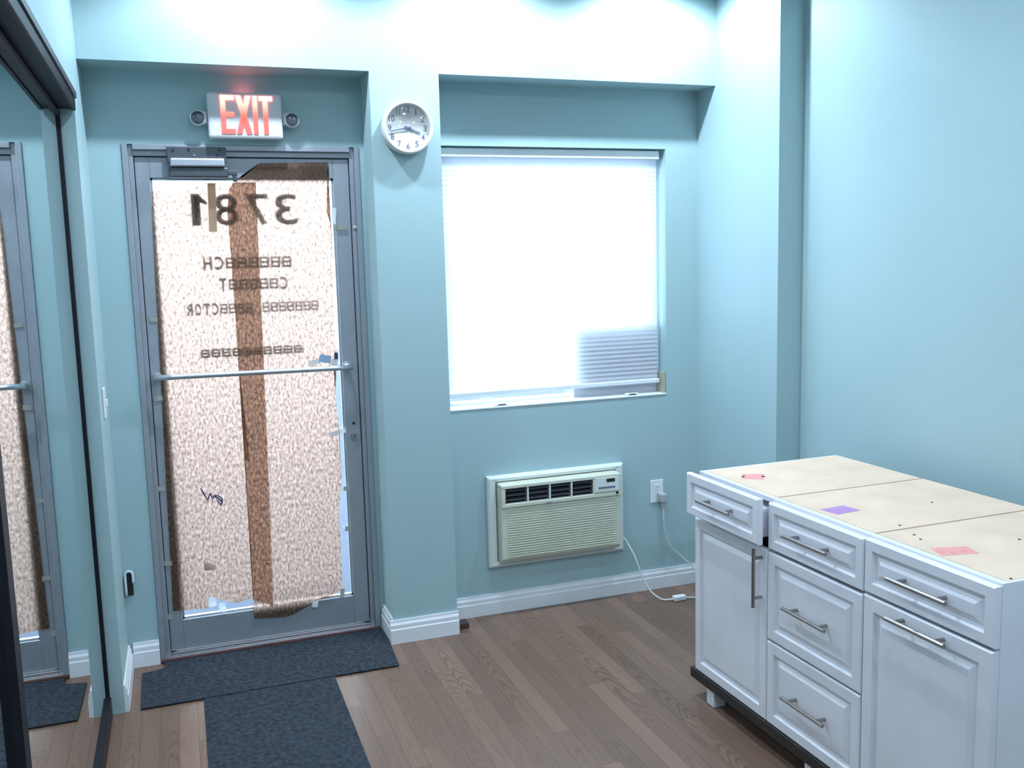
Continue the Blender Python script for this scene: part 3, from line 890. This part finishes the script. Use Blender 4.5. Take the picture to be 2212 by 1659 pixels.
obj('inline_box', boxes((2.185, 2.250, 3.884, 3.916, .001, .026)), M_WHITE, co, bevel=.005)
bm = bmesh.new()
add_tube(bm, [(2.247, 3.899, .011), (2.30, 3.888, .007), (2.375, 3.90, .006), (2.415, 3.95, .008), (2.412, 4.02, .045), (2.385, 4.055, .100), (2.330, 4.070, .155), (2.270, 4.072, .215), (2.235, 4.066, .290), (2.222, 4.058, .370), (2.2195, 4.056, .430)], .0042, 8, 6)
obj('cable', bm, M_CORD, co, smooth=True)
bm = boxes((2.203, 2.236, W - .062, W - .009, .455, .500))
obj('plug', bm, M_PLUG, co, bevel=.007)
bm = bmesh.new(); add_cyl(bm, (2.2195, W - .048, .420), (2.2195, W - .046, .458), .006, .012, 14)
obj('strain_relief', bm, M_PLUG, co)

# small brown block in the corner
bm = boxes((XC2 + .006, XC2 + .064, 3.972, 4.030, .0005, .026), (XC2 + .006, XC2 + .030, 4.030, 4.085, .0005, .050))
tag(obj('wood_block', bm, M_BROWN, bevel=.003), 'small dark brown wood block on the floor beside the clock column', 'wood block')

# ================================================================== switch, wall bracket
sw = thing('light_switch', 'white light switch plate on the narrow wall strip by the mirror closet', 'light switch', (XL, 3.90, 1.12))
obj('cover_plate', boxes((XL + .0006, XL + .0070, 3.852, 3.924, 1.110, 1.226)), M_WHITE, sw, bevel=.002)
obj('toggle', boxes((XL + .0068, XL + .0150, 3.880, 3.896, 1.155, 1.181)), M_WHITE, sw, bevel=.002)
br = thing('arched_bracket', 'small white arched holder with dark opening low on the wall left of the door', 'bracket', (-.264, D, .315))
bm = bmesh.new()
bcx = -.2640
arc = [(bcx - .0150, .318)] + [(bcx - .0150, .395)] + [(bcx + .0150 * math.cos(math.radians(a)), .405 + .019 * math.sin(math.radians(a))) for a in range(165, -1, -15)] + [(bcx + .0150, .370)]
add_tube(bm, [(x, D - .016, z) for x, z in arc], .0050, 8, 3)
obj('arch_rim', bm, M_WHITE, br, smooth=True)
obj('back_plate', boxes((bcx - .0145, bcx + .0130, D - .0125, D - .0008, .318, .412)), M_DARK, br)

# ================================================================== closet mirror doors
hd = thing('closet_header', 'black header track across the top of the mirror closet', 'track', (XL - .03, 1.5, HDR))
obj('fascia', boxes((XL - .010, XL + .004, CN, E_ - .002, HDR, 2.291)), M_BLACK, hd, bevel=.003)
obj('track_channel', boxes((XM - .030, XL - .0105, CN, E_ - .002, HDR + .006, 2.290)), M_BLACK, hd)
obj('fascia_highlight', boxes((XL + .0045, XL + .010, CN, E_ - .002, 2.270, 2.291)), M_FRAME2, hd)  # paler strip stands in for the light reflected along the fascia top


def mirror_door(y0, y1, xg, st, proud, label):
    d = thing('mirror_door', label, 'mirror door', (xg, (y0 + y1) / 2, 0.0))
    z0, z1 = .004, HDR - .004
    xb = xg - .014
    obj('mirror_glass', boxes((xb + .006, xg, y0 + .004, y1 - .004, z0 + .03, z1 - .006)), M_MIRROR, d)
    obj('stile', boxes((xb, xg + proud, y0, y0 + st, z0, z1)), M_BLACK, d)
    obj('stile', boxes((xb, xg + proud, y1 - st, y1, z0, z1)), M_BLACK, d)
    obj('bottom_rail', boxes((xb, xg + .0125, y0 + st, y1 - st, z0, .080)), M_BLACK, d)
    obj('top_rail', boxes((xb, xg + .006, y0 + st, y1 - st, z1 - .02, z1)), M_BLACK, d)
    return d


mirror_door(1.45, E_ - .003, XM, .022, .007, 'far sliding mirror door of the closet, reflecting the papered entrance door')
mirror_door(CN + .01, 1.79, XM + .028, .050, .015, 'near sliding mirror door of the closet with thick black edge, at the left border')

# ================================================================== mats
def carpet(name, x0, x1, y0, y1, z0, z1, label):
    bm = boxes((x0, x1, y0, y1, z0, z1))
    return tag(obj(name, bm, M_MAT, bevel=.002), label, 'mat')


carpet('floor_runner', -.004, .507, .6, 3.700, .0005, .0050, 'long charcoal carpet runner leading away from the door mat')
bm = bmesh.new()
add_prism(bm, [(-.232, 3.690), (-.003, 3.690), (.510, 3.694), (.774, 3.690), (.792, D - .135), (.7905, D - .024), (-.150, D - .024), (-.150, D - .085), (-.185, D - .095), (-.238, D - .105)], .0052, .0062 + .002, 'z')
tag(obj('door_mat', bm, M_MAT), 'wide charcoal carpet mat across the foot of the entrance door', 'mat')

# ================================================================== base cabinets
CAX, CAY, PSI = 1.7639, 2.9861, .0125
CW, CDEP, CH, ZDB = .4490, .640, .8767, .1125


def front_bm(u0, u1, z0, z1, v0=0.0, th=.020, fw=.045, gv=.018, slab=False):
    """raised-panel front in cabinet frame (x = depth, y = -u): bevelled edge, stepped groove, raised field"""
    prof = [(0, th), (0, .004), (.004, 0), (fw - .004, 0), (fw + .001, .0090), (fw + .009, .0105), (fw + .010 + gv, .0015), (fw + .016 + gv, .0015)]
    bm = bmesh.new()
    rings = []
    for ins, dep in prof:
        a, b, c, d = u0 + ins, u1 - ins, z0 + ins, z1 - ins
        rings.append([bm.verts.new((v0 + dep, -u, z)) for u, z in ((a, c), (b, c), (b, d), (a, d))])
    for k in range(len(rings) - 1):
        for i in range(4):
            bm.faces.new((rings[k][i], rings[k][(i + 1) % 4], rings[k + 1][(i + 1) % 4], rings[k + 1][i]))
    bm.faces.new(rings[-1]); bm.faces.new(rings[0][::-1])
    return bm


def handle_bm(u, z, ln, v0, vertical=False):
    bm = bmesh.new()
    off = .034
    if vertical:
        add_cyl(bm, (v0 - off, -u, z - ln / 2), (v0 - off, -u, z + ln / 2), .006, seg=14)
        for s in (-1, 1): add_cyl(bm, (v0 + .001, -u, z + s * ln * .34), (v0 - off, -u, z + s * ln * .34), .0055, seg=12)
    else:
        add_cyl(bm, (v0 - off, -u + ln / 2, z), (v0 - off, -u - ln / 2, z), .006, seg=14)
        for s in (-1, 1): add_cyl(bm, (v0 + .001, -u + s * ln * .34, z), (v0 - off, -u + s * ln * .34, z), .0055, seg=12)
    return bm


def cabinet(k, label):
    u0 = k * (CW + .0016)
    loc = (CAX + u0 * math.sin(PSI), CAY - u0 * math.cos(PSI), 0)
    c = thing('base_cabinet', label, 'cabinet', loc, PSI, 'white base cabinets')
    w, t = CW, .018
    L_ = dict(local=True)
    xb0, xb1 = .0205, CDEP
    obj('side_panel', boxes((xb0, xb1, -t, 0, ZDB, CH if k == 0 else CH - .0155)), M_CAB, c, **L_)
    obj('side_panel', boxes((xb0, xb1, -w, -w + t, ZDB, CH if k == 2 else CH - .0155)), M_CAB, c, **L_)
    obj('back_panel', boxes((xb1 - .012, xb1, -w + t, -t, ZDB, CH - .008)), M_RAW, c, **L_)
    obj('bottom_panel', boxes((xb0, xb1 - .012, -w + t, -t, ZDB, ZDB + t)), M_CAB, c, **L_)
    obj('front_rail', boxes((xb0, xb0 + .0215, -w + (t if k == 2 else 0), -(t if k == 0 else 0), CH - .0154, CH - .0005)), M_CAB, c, **L_)
    tp = obj('top_panel', boxes((xb0 + .022, xb1 - .001, -w + (t * .6 if k == 2 else .0035), -(t * .6 if k == 0 else .0035), CH - .015, CH + .0008)), M_RAW, c, **L_)
    return c, tp, u0


def drawer(c, z0, z1, v0=0.0, ln=.205, fw=.034):
    d = obj('drawer_front', front_bm(.0015, CW - .0015, z0, z1, v0, fw=fw), M_CAB, c, local=True)
    obj('handle', handle_bm(CW / 2 + (.002), (z0 + z1) / 2 + .002, ln, v0 + .001, False), M_HANDLE, d, local=True)
    return d


def sticker(tp, pts, m):
    bm = bmesh.new()
    add_prism(bm, pts, CH + .0009, CH + .0014, 'z')
    return obj('paper_label', bm, m, tp)


c1, tp1, _ = cabinet(0, 'base cabinet nearest the window with one drawer ajar above a door')
drawer(c1, .724, .878, v0=-.036)
obj('drawer_box', boxes((-.0155, .40, -CW + .030, -.030, .740, .835)), M_CAB, c1, local=True)
dd = obj('door', front_bm(.0015, CW - .0015, ZDB, .704, 0, fw=.040), M_CAB, c1, local=True)
obj('handle', handle_bm(CW - .028, .604, .200, .001, True), M_HANDLE, dd, local=True)
s1 = sticker(tp1, [(1.894, 2.870), (1.963, 2.837), (1.915, 2.766), (1.851, 2.811)], M_PINK)
for sx, sy in ((1.872, 2.832), (1.935, 2.802)):
    bm = bmesh.new(); add_cyl(bm, (sx, sy, CH + .0014), (sx, sy, CH + .0032), .006, seg=10)
    obj('staple_button', bm, M_DARK, s1)

c2, tp2, _ = cabinet(1, 'middle base cabinet with three drawers')
drawer(c2, .712, .866)
drawer(c2, .404, .702, fw=.040)
drawer(c2, ZDB, .398, fw=.040)
sticker(tp2, [(1.835, 2.357), (1.929, 2.366), (1.941, 2.297), (1.846, 2.286)], M_PURPLE)

c3, tp3, _ = cabinet(2, 'base cabinet nearest the camera with a drawer over one tall pull-out front')
drawer(c3, .716, .870)
d3 = obj('pull_out_front', front_bm(.0015, CW - .0015, ZDB, .708, 0, fw=.045), M_CAB, c3, local=True)
obj('handle', handle_bm(CW / 2 + .002, .684, .205, .001, False), M_HANDLE, d3, local=True)
sticker(tp3, [(1.849, 1.918), (1.947, 1.892), (1.931, 1.833), (1.829, 1.855)], M_PINK)
for tp, spots in ((tp2, ((2.20, 2.28), (1.93, 2.12))), (tp3, ((1.90, 2.03), (1.885, 1.99), (2.12, 1.88), (1.845, 1.655)))):
    for sx, sy in spots:
        bm = bmesh.new(); add_cyl(bm, (sx, sy, CH + .0008), (sx, sy, CH + .0026), .0045, .003, seg=8)
        obj('staple', bm, M_BROWN, tp)

# dark base frame carrying the three cabinets
bs = thing('cabinet_base', 'dark base board on white blocks under the row of base cabinets', 'base', (CAX, CAY, 0), PSI)
obj('base_board', boxes((-.004, CDEP - .02, -(3 * CW + .01), .026, .072, ZDB - .0015)), M_TOEKICK, bs, local=True, bevel=.003)
for u in (.085, .66, 1.27):
    for v in (.012, .52):
        obj('support_block', boxes((v, v + .05, -u - .03, -u + .02, .0008, .0715)), M_WHITE, bs, local=True, bevel=.002)
obj('under_base_shadow', boxes((.075, .090, -(3 * CW), -.02, .002, .0715)), M_DARK, bs, local=True)  # near-black panel stands in for the shadow beneath the base board

# ================================================================== recessed downlights
M_LAMP = emit('downlight_lens', (0.75, 0.87, 1.0), 25.0)
M_LAMP.cycles.emission_sampling = 'NONE'
lamp_data = bpy.data.lights.new('downlight_lamp', 'SPOT')
lamp_data.energy = LAMP_POWER
lamp_data.color = LAMP_COLOR
lamp_data.spot_size = math.radians(147)
lamp_data.spot_blend = 0.42
lamp_data.shadow_soft_size = 0.035
front_lamp = lamp_data.copy()                   # the row nearest the window wall burns brighter
rear_lamp = lamp_data.copy()
rear_lamp.energy = LAMP_POWER * 2.6
for wide in (lamp_data, rear_lamp):
    wide.spot_size = math.radians(168)
    wide.spot_blend = .5
front_lamp.energy = LAMP_POWER * 5.0
for y in (3.585, 2.20, .80, -.60):
    for x in (.33, 1.25, 2.08):
        r = thing('recessed_downlight', 'round recessed ceiling downlight, above the picture', 'ceiling light', (x, y, ZC), group='recessed ceiling downlights')
        bm = bmesh.new(); add_lathe(bm, (x, y, ZC - .0005), [(.055, 0), (.055, .003), (.045, .005), (.040, .001), (.040, 0)], 32, 'z')
        obj('trim_ring', bm, M_WHITE, r, smooth=False)
        bm = bmesh.new(); add_cyl(bm, (x, y, ZC - .0006), (x, y, ZC - .0016), .0395, seg=32)
        obj('lens', bm, M_LAMP, r)
        lo = bpy.data.objects.new('downlight_lamp', front_lamp if y > 3 else lamp_data if y > 1.5 else rear_lamp)
        COL.objects.link(lo)
        lo.parent = r
        lo.location = (0, 0, -.012)
